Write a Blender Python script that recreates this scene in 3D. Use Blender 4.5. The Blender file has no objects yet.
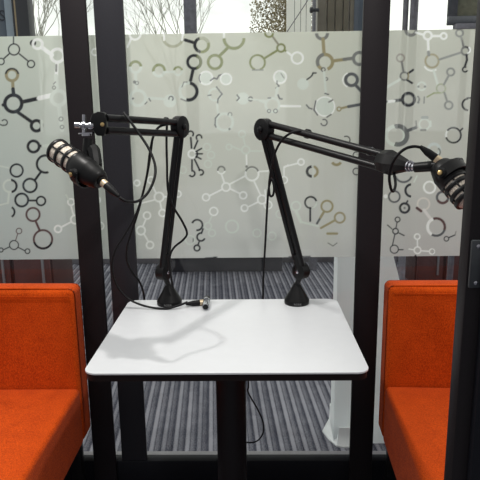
import bpy, bmesh, math, random
import numpy as np
from mathutils import Vector, Matrix

S = bpy.context.scene
COL = S.collection
random.seed(7)
V = Vector

# ------------------------------------------------------------------ camera
F = 574.0
H = 1.34
def nrm(v):
    v = np.array(v, float); return v / np.linalg.norm(v)
yd = nrm((10, -125, F)); dn = nrm((35, 2644, F)); dn = nrm(dn - yd * np.dot(dn, yd)); xd = np.cross(dn, yd)
def ray(px, py):
    d = np.array((px - 240, py - 240, F)); return np.array((d @ xd, d @ yd, -(d @ dn)))
def at(px, py, Y):                       # measured point of the photo on the upright plane y = Y
    r = ray(px, py); r = r * Y / r[1]; return V((r[0], r[1], r[2] + H))
def atz(px, py, z):                      # measured point on the level plane z
    r = ray(px, py); r = r * (z - H) / r[2]; return V((r[0], r[1], r[2] + H))
cam_d = bpy.data.cameras.new('camera'); cam = bpy.data.objects.new('camera', cam_d); COL.objects.link(cam)
cam_d.sensor_width = 36; cam_d.lens = F / 480 * 36; cam_d.clip_start = 0.02; cam_d.clip_end = 200
ax = [V((xd[i], yd[i], -dn[i])) for i in range(3)]
m = Matrix.Identity(4)
for r in range(3):
    m[r][0] = ax[0][r]; m[r][1] = -ax[1][r]; m[r][2] = -ax[2][r]
m[2][3] = H
cam.matrix_world = m
S.camera = cam
S.view_settings.view_transform = 'Standard'
S.view_settings.look = 'None'

# ------------------------------------------------------------------ materials
def lin(c):
    return tuple(((x / 255) / 12.92 if x / 255 <= .04045 else ((x / 255 + .055) / 1.055) ** 2.4) for x in c)
def nodes(name):
    mt = bpy.data.materials.new(name); mt.use_nodes = True
    return mt, mt.node_tree.nodes, mt.node_tree.links
def mat(name, rgb, rough=.5, metal=0, spec=.5, noise=0, nscale=60, bump=0, coat=0):
    mt, N, L = nodes(name); b = N['Principled BSDF']
    c = lin(rgb)
    b.inputs['Base Color'].default_value = (*c, 1)
    b.inputs['Roughness'].default_value = rough; b.inputs['Metallic'].default_value = metal
    b.inputs['Specular IOR Level'].default_value = spec; b.inputs['Coat Weight'].default_value = coat
    if noise or bump:
        tc = N.new('ShaderNodeTexCoord'); nz = N.new('ShaderNodeTexNoise'); nz.inputs['Scale'].default_value = nscale
        nz.inputs['Detail'].default_value = 4
        L.new(tc.outputs['Object'], nz.inputs['Vector'])
        if noise:
            cr = N.new('ShaderNodeValToRGB')
            cr.color_ramp.elements[0].position = .3; cr.color_ramp.elements[1].position = .7
            cr.color_ramp.elements[0].color = (*[x * (1 - noise) for x in c], 1)
            cr.color_ramp.elements[1].color = (*[min(1, x * (1 + noise)) for x in c], 1)
            L.new(nz.outputs['Fac'], cr.inputs['Fac']); L.new(cr.outputs['Color'], b.inputs['Base Color'])
        if bump:
            bp = N.new('ShaderNodeBump'); bp.inputs['Strength'].default_value = bump; bp.inputs['Distance'].default_value = .002
            L.new(nz.outputs['Fac'], bp.inputs['Height']); L.new(bp.outputs['Normal'], b.inputs['Normal'])
    return mt
M = {}
M['post'] = mat('charcoal_powder_coat', (33, 30, 32), .5, spec=.1, noise=.08, nscale=300)
M['post_soft'] = mat('charcoal_satin', (42, 42, 46), .35, spec=.14, noise=.06, nscale=200)
M['rail'] = mat('black_rail', (22, 23, 28), .5, spec=.12, noise=.1, nscale=200)
M['black'] = mat('black_plastic', (14, 14, 15), .4, spec=.22, noise=.1, nscale=200)
M['blackmetal'] = mat('black_metal', (12, 12, 14), .34, spec=.28, noise=.1, nscale=150)
M['rubber'] = mat('black_rubber', (16, 16, 18), .5, spec=.2, noise=.1, nscale=200)
M['chrome'] = mat('chrome', (158, 158, 164), .16, 1, noise=.05, nscale=80)
M['brass'] = mat('brass', (200, 172, 120), .28, .9, noise=.05, nscale=80)
M['gold'] = mat('pale_gold', (205, 186, 156), .4, .5, noise=.05, nscale=80)
M['laminate'] = mat('white_laminate', (205, 207, 210), .32, spec=.35, noise=.01, nscale=40)
M['edge'] = mat('dark_edge', (26, 19, 19), .55, spec=.12, noise=.1, nscale=150)
M['column'] = mat('column_black', (20, 17, 19), .45, spec=.2, noise=.1, nscale=150)
M['alu'] = mat('grey_sill', (122, 120, 124), .5, noise=.08, nscale=80)
M['mullion'] = mat('brushed_grey', (120, 120, 128), .5, noise=.25, nscale=25)
M['darkframe'] = mat('dark_frame', (38, 42, 46), .5, noise=.1, nscale=60)
M['whitewall'] = mat('white_cladding', (240, 240, 236), .6, noise=.02, nscale=20)
M['pedestal'] = mat('white_plastic', (236, 240, 242), .4, noise=.02, nscale=20)
M['maroon'] = mat('maroon_board', (88, 54, 52), .5, noise=.12, nscale=12)
M['maroon_dark'] = mat('maroon_gap', (58, 34, 34), .6, noise=.1, nscale=12)
M['grain'] = mat('grey_bench_cloth', (150, 152, 156), .8, noise=.1, nscale=90)
M['baseboard_shade'] = mat('dark_baseboard_shade', (60, 60, 66), .7, noise=.1, nscale=60)
M['bark'] = mat('bark', (186, 180, 166), .9, noise=.25, nscale=30)
M['twig'] = mat('twig', (186, 184, 174), .9, noise=.2, nscale=30)
M['leaf'] = mat('leaf', (140, 134, 100), .8, noise=.35, nscale=3)
M['slat'] = mat('brown_slat', (122, 116, 100), .6, noise=.12, nscale=14)
M['slat_gap'] = mat('pale_gap', (214, 212, 200), .6, noise=.05, nscale=14)
M['bluegrey'] = mat('blue_grey_panel', (92, 104, 116), .35, noise=.1, nscale=6)
M['paleblue'] = mat('pale_blue_strip', (160, 176, 186), .4, noise=.05, nscale=10)
M['tan'] = mat('tan_strip', (176, 158, 122), .5, noise=.1, nscale=30)
M['olive'] = mat('olive_board', (140, 142, 118), .7, noise=.25, nscale=28)
M['ink'] = mat('dark_print', (34, 44, 56), .6, noise=.1, nscale=30)
M['paint'] = mat('white_print', (120, 120, 120), .6, noise=.05, nscale=30)
M['boardframe'] = mat('grey_board_frame', (88, 92, 98), .5, noise=.1, nscale=40)
M['ground'] = mat('outdoor_grass', (120, 126, 96), .95, noise=.3, nscale=2)

def fabric(name, rgb):
    mt, N, L = nodes(name); b = N['Principled BSDF']; c = lin(rgb)
    b.inputs['Roughness'].default_value = .9; b.inputs['Specular IOR Level'].default_value = .08
    b.inputs['Sheen Weight'].default_value = .05
    tc = N.new('ShaderNodeTexCoord')
    n1 = N.new('ShaderNodeTexNoise'); n1.inputs['Scale'].default_value = 330; n1.inputs['Detail'].default_value = 3
    n2 = N.new('ShaderNodeTexNoise'); n2.inputs['Scale'].default_value = 22; n2.inputs['Detail'].default_value = 3
    mp = N.new('ShaderNodeMapping'); mp.inputs['Scale'].default_value = (1, 1, .6)
    L.new(tc.outputs['Object'], mp.inputs['Vector']); L.new(mp.outputs['Vector'], n1.inputs['Vector']); L.new(tc.outputs['Object'], n2.inputs['Vector'])
    ad = N.new('ShaderNodeMath'); ad.operation = 'MULTIPLY_ADD'; ad.inputs[1].default_value = .25
    L.new(n2.outputs['Fac'], ad.inputs[0]); L.new(n1.outputs['Fac'], ad.inputs[2])
    cr = N.new('ShaderNodeValToRGB'); e = cr.color_ramp.elements
    e[0].position = .42; e[1].position = .84
    e[0].color = (c[0] * .72, c[1] * .6, c[2] * .6, 1); e[1].color = (min(1, c[0] * 1.34), c[1] * 1.6, c[2] * 1.6, 1)
    L.new(ad.outputs[0], cr.inputs['Fac']); L.new(cr.outputs['Color'], b.inputs['Base Color'])
    bp = N.new('ShaderNodeBump'); bp.inputs['Strength'].default_value = .35; bp.inputs['Distance'].default_value = .002
    L.new(n1.outputs['Fac'], bp.inputs['Height']); L.new(bp.outputs['Normal'], b.inputs['Normal'])
    return mt
M['orange'] = fabric('orange_wool', (194, 69, 12))

def carpet():
    mt, N, L = nodes('striped_carpet'); b = N['Principled BSDF']
    b.inputs['Roughness'].default_value = .95; b.inputs['Specular IOR Level'].default_value = .1
    tc = N.new('ShaderNodeTexCoord'); mp = N.new('ShaderNodeMapping'); mp.inputs['Rotation'].default_value = (0, 0, -.065)
    L.new(tc.outputs['Object'], mp.inputs['Vector'])
    sp = N.new('ShaderNodeSeparateXYZ'); L.new(mp.outputs['Vector'], sp.inputs[0])
    def mth(op, a, bb=None, c=None):
        n = N.new('ShaderNodeMath'); n.operation = op
        for i, q in enumerate((a, bb, c)):
            if q is None: continue
            if isinstance(q, (int, float)): n.inputs[i].default_value = q
            else: L.new(q, n.inputs[i])
        return n.outputs[0]
    u = mth('MULTIPLY', sp.outputs['X'], 1 / .049)
    cell = mth('FLOOR', u); fr = mth('FRACT', u)
    # planks: random length offset per stripe
    wn = N.new('ShaderNodeTexWhiteNoise'); wn.noise_dimensions = '1D'; L.new(cell, wn.inputs['W'])
    v = mth('ADD', mth('MULTIPLY', sp.outputs['Y'], 1.1), mth('MULTIPLY', wn.outputs['Value'], 3))
    cv = N.new('ShaderNodeCombineXYZ'); L.new(cell, cv.inputs[0]); L.new(mth('FLOOR', v), cv.inputs[1])
    w2 = N.new('ShaderNodeTexWhiteNoise'); w2.noise_dimensions = '2D'; L.new(cv.outputs[0], w2.inputs['Vector'])
    band = N.new('ShaderNodeValToRGB'); cr = band.color_ramp; cr.interpolation = 'LINEAR'
    cr.elements[0].position = 0; cr.elements[0].color = (.10, .10, .10, 1)
    cr.elements[1].position = 1; cr.elements[1].color = (.12, .12, .12, 1)
    for p, g in ((.08, .2), (.14, .75), (.28, .95), (.40, .85), (.46, .5), (.52, .2), (.60, .5), (.78, .42), (.9, .22)):
        e = cr.elements.new(p); e.color = (g, g, g, 1)
    L.new(fr, band.inputs['Fac'])
    nz = N.new('ShaderNodeTexNoise'); nz.inputs['Scale'].default_value = 190; nz.inputs['Detail'].default_value = 3
    L.new(tc.outputs['Object'], nz.inputs['Vector'])
    nb = N.new('ShaderNodeTexNoise'); nb.inputs['Scale'].default_value = 14; L.new(tc.outputs['Object'], nb.inputs['Vector'])
    t = mth('MULTIPLY', band.outputs['Color'], mth('ADD', .72, mth('MULTIPLY', w2.outputs['Value'], .5)))
    t = mth('ADD', t, mth('MULTIPLY', mth('SUBTRACT', nz.outputs['Fac'], .5), 1.5))
    t = mth('ADD', t, mth('MULTIPLY', mth('SUBTRACT', nb.outputs['Fac'], .5), .4))
    out = N.new('ShaderNodeValToRGB'); e = out.color_ramp.elements
    e[0].position = .05; e[0].color = (*lin((50, 52, 64)), 1); e[1].position = 1.2; e[1].color = (*lin((146, 146, 155)), 1)
    L.new(t, out.inputs['Fac']); L.new(out.outputs['Color'], b.inputs['Base Color'])
    bp = N.new('ShaderNodeBump'); bp.inputs['Strength'].default_value = .5; bp.inputs['Distance'].default_value = .003
    L.new(t, bp.inputs['Height']); L.new(bp.outputs['Normal'], b.inputs['Normal'])
    return mt
M['carpet'] = carpet()

def glass():
    mt, N, L = nodes('clear_glass'); N.remove(N['Principled BSDF'])
    tr = N.new('ShaderNodeBsdfTransparent'); tr.inputs['Color'].default_value = (.96, .98, .97, 1)
    gl = N.new('ShaderNodeBsdfGlossy'); gl.inputs['Roughness'].default_value = .02
    fz = N.new('ShaderNodeFresnel'); fz.inputs['IOR'].default_value = 1.45
    mx = N.new('ShaderNodeMixShader'); L.new(fz.outputs[0], mx.inputs[0]); L.new(tr.outputs[0], mx.inputs[1]); L.new(gl.outputs[0], mx.inputs[2])
    L.new(mx.outputs[0], N['Material Output'].inputs['Surface'])
    return mt
M['glass'] = glass()

def film():
    mt, N, L = nodes('frosted_film'); N.remove(N['Principled BSDF'])
    at_ = N.new('ShaderNodeAttribute'); at_.attribute_name = 'film_tint'
    df = N.new('ShaderNodeBsdfDiffuse'); tl = N.new('ShaderNodeBsdfTranslucent'); tr = N.new('ShaderNodeBsdfTransparent')
    L.new(at_.outputs['Color'], df.inputs['Color']); L.new(at_.outputs['Color'], tl.inputs['Color'])
    m1 = N.new('ShaderNodeMixShader'); m1.inputs[0].default_value = .6
    L.new(df.outputs[0], m1.inputs[1]); L.new(tl.outputs[0], m1.inputs[2])
    m2 = N.new('ShaderNodeMixShader')
    L.new(at_.outputs['Alpha'], m2.inputs[0])          # alpha = how clear the film is
    L.new(m1.outputs[0], m2.inputs[1]); L.new(tr.outputs[0], m2.inputs[2])
    L.new(m2.outputs[0], N['Material Output'].inputs['Surface'])
    return mt
M['film'] = film()

def translucent(name, rgb, fac=.7, noise=0):
    mt, N, L = nodes(name); N.remove(N['Principled BSDF'])
    df = N.new('ShaderNodeBsdfDiffuse'); tl = N.new('ShaderNodeBsdfTranslucent'); mx = N.new('ShaderNodeMixShader'); mx.inputs[0].default_value = fac
    tc = N.new('ShaderNodeTexCoord'); nz = N.new('ShaderNodeTexNoise'); nz.inputs['Scale'].default_value = 3; L.new(tc.outputs['Object'], nz.inputs['Vector'])
    cr = N.new('ShaderNodeValToRGB'); c = lin(rgb); e = cr.color_ramp.elements
    e[0].position = .3; e[1].position = .7; e[0].color = (*[x * (1 - noise) for x in c], 1); e[1].color = (*[min(1, x * (1 + noise)) for x in c], 1)
    L.new(nz.outputs['Fac'], cr.inputs['Fac'])
    for q in (df, tl): L.new(cr.outputs['Color'], q.inputs['Color'])
    L.new(df.outputs[0], mx.inputs[1]); L.new(tl.outputs[0], mx.inputs[2]); L.new(mx.outputs[0], N['Material Output'].inputs['Surface'])
    return mt
M['shell'] = translucent('backlit_white_shell', (238, 242, 244), .5, .01)  # made translucent so sky from behind brightens the pedestal front
M['blind'] = translucent('translucent_cladding', (248, 248, 244), .75, .02)  # cladding made translucent, so the sky behind brightens it
M['leaf'] = translucent('leaf', (160, 148, 114), .45, .45)
# ------------------------------------------------------------------ mesh helpers
def link(name, me, material, parent=None, smooth=True):
    o = bpy.data.objects.new(name, me); COL.objects.link(o)
    if material: me.materials.append(material)
    if smooth:
        for p in me.polygons: p.use_smooth = True
    if parent:
        o.parent = parent
        off = V((0, 0, 0)); q = parent
        while q: off += q.location; q = q.parent
        if parent.type == 'EMPTY' or off.length: me.transform(Matrix.Translation(-off))
    return o
def obj(name, bm, material, parent=None, smooth=True, auto=True):
    bmesh.ops.recalc_face_normals(bm, faces=bm.faces)
    if smooth and auto:
        for e in bm.edges:
            if len(e.link_faces) == 2 and e.calc_face_angle(0) > .6: e.smooth = False
    me = bpy.data.meshes.new(name); bm.to_mesh(me); bm.free()
    return link(name, me, material, parent, smooth)
def tag(o, label, cat, group=None):
    o['label'] = label; o['category'] = cat
    if group: o['group'] = group
    return o
def structure(o): o['kind'] = 'structure'; return o
def thing(name, loc, label, cat, group=None):
    o = bpy.data.objects.new(name, None); COL.objects.link(o); o.location = loc; o.empty_display_size = .05
    return tag(o, label, cat, group)
def box(x0, x1, y0, y1, z0, z1, bev=0, seg=2, bm=None):
    b = bmesh.new()
    bmesh.ops.create_cube(b, size=1, matrix=Matrix.Translation(((x0 + x1) / 2, (y0 + y1) / 2, (z0 + z1) / 2)) @ Matrix.Diagonal((x1 - x0, y1 - y0, z1 - z0, 1)))
    if bev: bmesh.ops.bevel(b, geom=b.edges[:], offset=bev, segments=seg, profile=.5, affect='EDGES')
    if bm is None: return b
    me = bpy.data.meshes.new('t'); b.to_mesh(me); b.free(); bm.from_mesh(me); bpy.data.meshes.remove(me); return bm
def frame(d):
    d = d.normalized(); a = V((0, 0, 1)) if abs(d.z) < .9 else V((1, 0, 0))
    u = d.cross(a).normalized(); return u, d.cross(u).normalized()
def lathe(A, B, prof, n=28, bm=None, squash=1):
    """prof: list of (t along A->B in metres, radius)"""
    bm = bm or bmesh.new(); A = V(A); d = (V(B) - A).normalized(); u, w = frame(d); rings = []
    for t, r in prof:
        c = A + d * t
        rings.append([bm.verts.new(c + u * (r * math.cos(2 * math.pi * k / n)) + w * (r * squash * math.sin(2 * math.pi * k / n))) for k in range(n)])
    for a, b in zip(rings, rings[1:]):
        for k in range(n): bm.faces.new((a[k], a[(k + 1) % n], b[(k + 1) % n], b[k]))
    bm.faces.new(rings[0][::-1]); bm.faces.new(rings[-1]); return bm
def smooth_path(P, k=6):
    P = [V(p) for p in P]; out = []
    for i in range(len(P) - 1):
        p0, p1, p2, p3 = P[max(i - 1, 0)], P[i], P[i + 1], P[min(i + 2, len(P) - 1)]
        for j in range(k):
            t = j / k
            out.append(.5 * ((2 * p1) + (p2 - p0) * t + (2 * p0 - 5 * p1 + 4 * p2 - p3) * t * t + (3 * p1 - p0 - 3 * p2 + p3) * t ** 3))
    out.append(P[-1]); return out
def tube(P, r, n=10, bm=None, r1=None):
    bm = bm or bmesh.new(); P = [V(p) for p in P]; rings = []; u = None
    for i, p in enumerate(P):
        d = (P[min(i + 1, len(P) - 1)] - P[max(i - 1, 0)]).normalized()
        if u is None: u, w = frame(d)
        else:
            u = (u - d * u.dot(d))
            if u.length < 1e-6: u, w = frame(d)
            u.normalize(); w = d.cross(u).normalized()
        rr = r if r1 is None else r + (r1 - r) * i / (len(P) - 1)
        rings.append([bm.verts.new(p + u * (rr * math.cos(2 * math.pi * k / n)) + w * (rr * math.sin(2 * math.pi * k / n))) for k in range(n)])
    for a, b in zip(rings, rings[1:]):
        for k in range(n): bm.faces.new((a[k], a[(k + 1) % n], b[(k + 1) % n], b[k]))
    bm.faces.new(rings[0][::-1]); bm.faces.new(rings[-1]); return bm
def prism(pts, d, bev=0):
    """polygon pts (3D, planar) pushed along d"""
    bm = bmesh.new(); a = [bm.verts.new(p) for p in pts]; b = [bm.verts.new(V(p) + V(d)) for p in pts]
    bm.faces.new(a); bm.faces.new(b[::-1]); n = len(a)
    for k in range(n): bm.faces.new((a[k], b[k], b[(k + 1) % n], a[(k + 1) % n]))
    bmesh.ops.recalc_face_normals(bm, faces=bm.faces)
    if bev: bmesh.ops.bevel(bm, geom=bm.edges[:], offset=bev, segments=2, profile=.5, affect='EDGES')
    return bm
def text(name, s, size, loc, rot, material, parent, ext=.0003, align='CENTER'):
    cu = bpy.data.curves.new(name, 'FONT'); cu.body = s; cu.size = size; cu.align_x = align; cu.align_y = 'CENTER'; cu.extrude = ext; cu.resolution_u = 3
    t = bpy.data.objects.new('t', cu); COL.objects.link(t)
    bpy.context.view_layer.update()
    me = bpy.data.meshes.new_from_object(t.evaluated_get(bpy.context.evaluated_depsgraph_get()))
    bpy.data.objects.remove(t); bpy.data.curves.remove(cu)
    me.transform(Matrix.Translation(loc) @ rot.to_4x4())
    return link(name, me, material, parent, False)

# ------------------------------------------------------------------ the setting
def sheet(name, x0, x1, y0, y1, z, material):
    bm = bmesh.new(); bm.faces.new([bm.verts.new(p) for p in ((x0, y0, z), (x1, y0, z), (x1, y1, z), (x0, y1, z))])
    return structure(obj(name, bm, material, smooth=False))
sheet('floor', -6, 6, -2.5, 5.3, 0, M['carpet'])
sheet('ground', -30, 30, 5.3, 45, -.02, M['ground'])

# glass wall of the booth: posts, rail, panes with the cut-out film
structure(obj('trim_1', box(-.583, -.503, 1.868, 1.886, 0, 2.25, .003), M['post']))
structure(obj('trim_2', box(-.484, -.392, 1.889, 1.906, .0995, 2.25, .003), M['post_soft']))
structure(obj('trim_3', box(.350, .431, 1.866, 1.886, 0, 2.25, .003), M['post']))
structure(obj('baseboard_back', box(-1.6, 1.6, 1.887, 1.93, 0, .099, .003), M['rail']))
structure(obj('trim_4', box(-1.6, 1.6, 1.931, 1.978, 0, .083, .003), M['alu']))
structure(obj('trim_5', box(-1.6, 1.6, 1.887, 1.93, 2.16, 2.25, .003), M['rail']))

# ---- the film's cut-out pattern, light and dark seen through it painted as colour, measured in the photo and laid on the pane
K = (44, 46, 50); O = (132, 138, 92); W = (250, 253, 248); P = (215, 221, 214); G = (126, 127, 125); T = (158, 148, 116); R = (92, 66, 66); D = (92, 94, 98)
PAT = []
def ring(x, y, R_, w, c, a0=None, a1=None): PAT.append(('r', x, y, R_, w, c, a0, a1))   # outer radius, angles clockwise from +x (picture y down)
def line(x0, y0, x1, y1, w, c): PAT.append(('l', x0, y0, x1, y1, w, c))
def disc(x, y, r, c): PAT.append(('d', x, y, r, c))
def poly(pts, w, c):
    for a, b in zip(pts, pts[1:]): line(*a, *b, w, c)
# left pane
line(13.5, 34, 13.5, 44, 1.2, K); ring(14, 49.5, 6.2, 1.4, K); line(9, 54, 4, 58.5, 1.4, K); ring(1, 61.5, 3.8, 1.2, K)
line(19.5, 54, 28, 61, 1.4, K); ring(31, 64, 4.2, 1.3, K)
ring(12, 75, 7.2, 3, T); ring(12, 75, 7.2, 1.6, K, 190, 350); line(12.7, 82, 13, 89, 3.2, T); line(13, 89, 13.7, 95, 3.6, K)
ring(13.3, 103.5, 10.2, 3.6, K); disc(3.2, 105, 1.7, K); line(23, 101.8, 39, 98.3, 4, K); line(39, 98.2, 51, 95.5, 4.6, W)
line(17.5, 112, 31, 121.5, 3.4, K); ring(36.5, 125.8, 6.8, 3.2, K); line(41.5, 121, 42, 131, 2.6, P)
ring(4.5, 122.5, 3.4, 1.2, K, -150, 120); line(0, 124.5, 3, 125.5, 1.2, K)
disc(33, 43, 3.2, K); ring(37.6, 44, 6, 2.6, W); line(42, 47.5, 52, 55, 4, W); ring(57.5, 55.5, 8, 3, W); line(57, 63, 56.3, 76, 3.4, W); line(56.3, 65, 56.2, 71, 2, G)
line(56, 76, 57, 88, 4, P); ring(58.5, 98, 9, 3.6, P); line(59, 107, 62, 130, 4, P); ring(54, 87.6, 2, .9, G); line(55.5, 82, 53.5, 84, 1, G); ring(61, 119, 2.4, .9, G); ring(62, 127, 2.2, .9, G)
line(64, 20, 64, 48, 3, W)
ring(33.5, 146.5, 7, 2.8, K); line(40, 146, 43.5, 146, 2.4, K); line(43, 146, 50, 145, 3, P)
ring(45.5, 164, 9.8, 2.4, K, 70, 285); line(40.5, 172.5, 35, 180, 2.4, K); ring(30, 185.5, 7.8, 2.2, K); ring(16.6, 170.5, 7.2, 1.9, K)
ring(9.5, 186, 7, 2, P); ring(10.5, 186, 7.2, 2.4, K, -85, 80); line(0, 166, 9, 168, 1.5, P); line(9, 193, 8, 203, 2, P); line(0, 205, 8, 203, 1.6, P)
ring(21.7, 200, 7.5, 2.2, K); line(29, 200.5, 36, 200.5, 2, K); ring(41, 201, 5.3, 1.9, K); ring(9, 212, 6.5, 2, K, -60, 60)
ring(33, 214.5, 7.6, 2, R); line(36, 222, 39.5, 230, 2.3, R); ring(43, 239.3, 10.2, 2.1, R); ring(43, 239.3, 10.2, 2.1, K, 20, 160)
ring(19, 231, 3.2, .9, R); line(17.6, 234, 15.8, 240, .9, R); ring(14, 245, 5, 1.1, K); line(9.3, 247, 4, 249.5, 1.1, K); ring(1, 250, 2.6, 1.1, K)
line(18.5, 247.5, 25, 250.8, 1.1, K); ring(27.5, 251.2, 2.9, 1.1, K)
ring(58, 229, 4.2, 1.7, W); line(61.5, 227, 71, 222, 1.7, W); ring(75, 219.5, 5, 1.7, W); line(73.5, 215, 71, 206, 1.7, W); ring(71, 202, 4, 1.6, W); line(69, 200, 66, 195, 1.6, P)
ring(95, 52, 4, 1.5, W); ring(97, 200, 4, 1.4, W); line(98, 204, 100, 216, 1.4, W); ring(100, 226, 4.4, 1.3, W)
# middle pane, top
disc(135, 35, 5, (196, 199, 188)); ring(135, 34, 6.5, 2, W, 0, 180); line(131, 39, 127.5, 47, 1.9, W)
ring(135.5, 67, 6.8, 2.8, P); ring(135.5, 67, 6.8, 2.8, O, 185, 355); line(135.5, 74, 136, 88, 3, P)
ring(159, 70.5, 7, 2.8, P); ring(159, 70.5, 7, 2.8, O, 170, 10 + 360)
ring(178, 71, 5, 2, P); ring(178, 71, 5, 2.2, O, 190, 350); line(164, 72, 173, 72, 2, P)
ring(173, 36.5, 11.4, 2.8, (165, 165, 142), 0, 180); line(164, 31, 164, 40, 2, W); line(183, 34, 182, 40, 2, W)
line(185, 40, 195, 43, 3.2, K); ring(201.7, 45, 8.4, 3, O); ring(201.7, 45, 8.4, 3, K, 100, 250); ring(201.7, 45, 8.4, 2.6, (176, 178, 160), 255, 340)
ring(194.2, 62, 8, 2.9, K); ring(194.2, 62, 8, 2.9, (112, 118, 84), -70, 70); line(193, 70, 190.5, 81, 3.2, K)
ring(188.5, 91.5, 10.2, 3.2, P); ring(188.5, 91.5, 10.2, 3.4, K, -80, 105); poly([(182, 87), (184, 82), (187, 82)], 1, G); line(181, 99, 186, 101, 1.4, G)
ring(215, 62, 8.2, 2.8, O); line(219.5, 56, 228, 47.5, 3, O); ring(234, 38.5, 11.4, 3, O, 0, 180); line(224, 31, 224, 37, 2, W)
disc(206, 78, 6.6, P); ring(206, 78, 7.3, 1.6, W); ring(206, 78, 7.4, 1.2, D, 140, 215); poly([(210.5, 80.5), (214, 78), (217, 79), (219, 75.5), (224, 74)], 1.5, D); disc(226, 79, 5.4, P); ring(226, 79, 6.2, 1.4, W)
ring(215, 94.5, 7, 2, P); poly([(216.5, 87), (222, 94), (218, 99), (217.5, 104)], 1.4, D); line(208, 95.5, 211, 95, 1.2, D); line(217, 104, 218, 113, 2, P)
ring(224.5, 122, 9.6, 2.6, P); poly([(219, 114), (215.5, 118), (215, 125), (216, 127)], 1.3, D); ring(230, 114.5, 2.4, 1, G, 150, 400); disc(229.5, 129, 1.2, G)
disc(243, 98.5, 6.2, P); poly([(237, 95), (239.2, 98), (237, 100.5)], 1.4, D); ring(250.5, 99, 2.6, 1.3, D); line(257, 100, 260, 100.5, 1.2, D); line(249, 99, 268, 101, 1.6, P)
ring(138, 98, 9, 3, P); line(147, 98, 163, 99, 2.6, P); disc(170, 101, 6.5, P); ring(171, 98.5, 2.8, 1.3, D, 150, 420); line(149, 98.5, 150.5, 101, 1.2, D); disc(133, 98.5, 1, D); line(145, 104, 147, 102, 1, D)
disc(134.5, 82, 1.6, G); ring(137, 83, 2, .9, G)
# star of dark spokes
ring(192, 154, 4.6, 1.8, W); ring(192, 154, 6.2, 1.8, K, -30, 50)
for (x, y, rr, a0) in ((190.5, 134, 3.7, -200), (199, 137.5, 3.5, -230), (192, 173.6, 3.7, -100), (200.8, 172.4, 3.4, -140)):
    dx, dy = x - 192, y - 154; l = math.hypot(dx, dy)
    line(192 + dx / l * 6, 154 + dy / l * 6, x - dx / l * rr, y - dy / l * rr, 1.8, K); ring(x, y, rr, 1.7, K, a0, a0 + 250)
for (x, y) in ((201.5, 148.5), (202.3, 153.8), (201, 159)): line(196, 154 + (y - 154) * .45, x, y, 1.6, K)
for (x, y) in ((207, 147), (211, 155), (208, 164)): ring(x, y, 4.2, 1.3, P)
# white molecules in the middle
ring(226, 187, 4.8, 1.5, W); line(224.3, 182.5, 221.6, 174.5, 1.6, W); ring(221.3, 170, 4.4, 1.4, W); ring(221.3, 170, 4.4, 1.8, G, 170, 370)
line(221.8, 189.5, 210, 195.5, 1.6, W); ring(206, 197.3, 4.2, 1.5, W); line(230.6, 189, 239.5, 193.3, 1.6, W); ring(243.2, 195.3, 4.2, 1.5, W)
line(230, 184, 246, 175.5, 1.5, W); ring(252, 174, 7.4, 1.8, W); ring(252, 173.5, 7.4, 1.8, G, 200, 340); line(254, 181, 260.5, 195, 1.5, W); ring(262, 199.5, 5, 1.5, W)
line(258, 202, 249, 206.5, 1.5, W); ring(244.5, 208, 4, 1.5, W); line(259, 171.5, 268, 171, 1.4, W); line(246.8, 166, 246.3, 154, 1.4, W); disc(246.6, 166.5, 1.3, G); ring(245.7, 150, 4.6, 1.5, P); line(241, 150, 231, 146, 1.5, P); ring(229, 147, 3.5, 1.5, P); line(250, 151, 262, 151, 1.5, P); line(245, 145, 243, 136, 1.4, P); ring(242, 134, 4, 1.3, P)
ring(213.7, 211.4, 4.7, 1.4, W); line(212, 216, 209, 222, 1.3, P); ring(208, 226, 4, 1.3, P); ring(232, 226.5, 7, 1.6, P); ring(212, 233, 4, 1.2, P); ring(268, 205, 4.5, 1.3, W); line(266, 203, 265, 190, 1.3, W); ring(284, 180, 4, 1.3, W); line(284, 168, 288, 165, 1.3, W); line(285, 166.5, 297, 163.5, 1.5, W); ring(301, 162, 3.8, 1.5, W); line(284, 167, 284, 176, 1.5, W)
# small dark cluster
ring(197.2, 225, 6.2, 1.9, K, -160, 100); ring(201, 237, 4.8, 1.8, K, 20, 290); ring(197, 248, 3.7, 1.7, K); line(203, 229, 201.5, 233, 1.7, K); line(193.3, 238, 193.3, 243, 1.1, K); line(199, 242, 198, 245, 1.6, K)
# white molecules left of the arm
ring(159, 197, 5.4, 1.7, W); line(156, 193, 152, 185, 1.6, W); ring(151, 180, 4, 1.4, W); line(164, 197, 171, 196, 1.6, W); line(160, 202, 161.5, 209, 1.6, W); ring(162.5, 213, 4.2, 1.6, W); line(154, 200, 138, 204, 1.5, W); ring(137, 183, 3.6, 1.6, W); ring(178, 194, 3.8, 1.4, W)
ring(147, 215.5, 4.3, 1.6, W); line(145.5, 220, 143, 226, 1.6, W); ring(141, 230.5, 5, 1.7, W); line(144, 234, 148, 241, 1.6, W); ring(150, 245, 4.3, 1.6, W); ring(190, 240, 5, 1.2, P); ring(183, 170, 4, 1.3, P)
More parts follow.
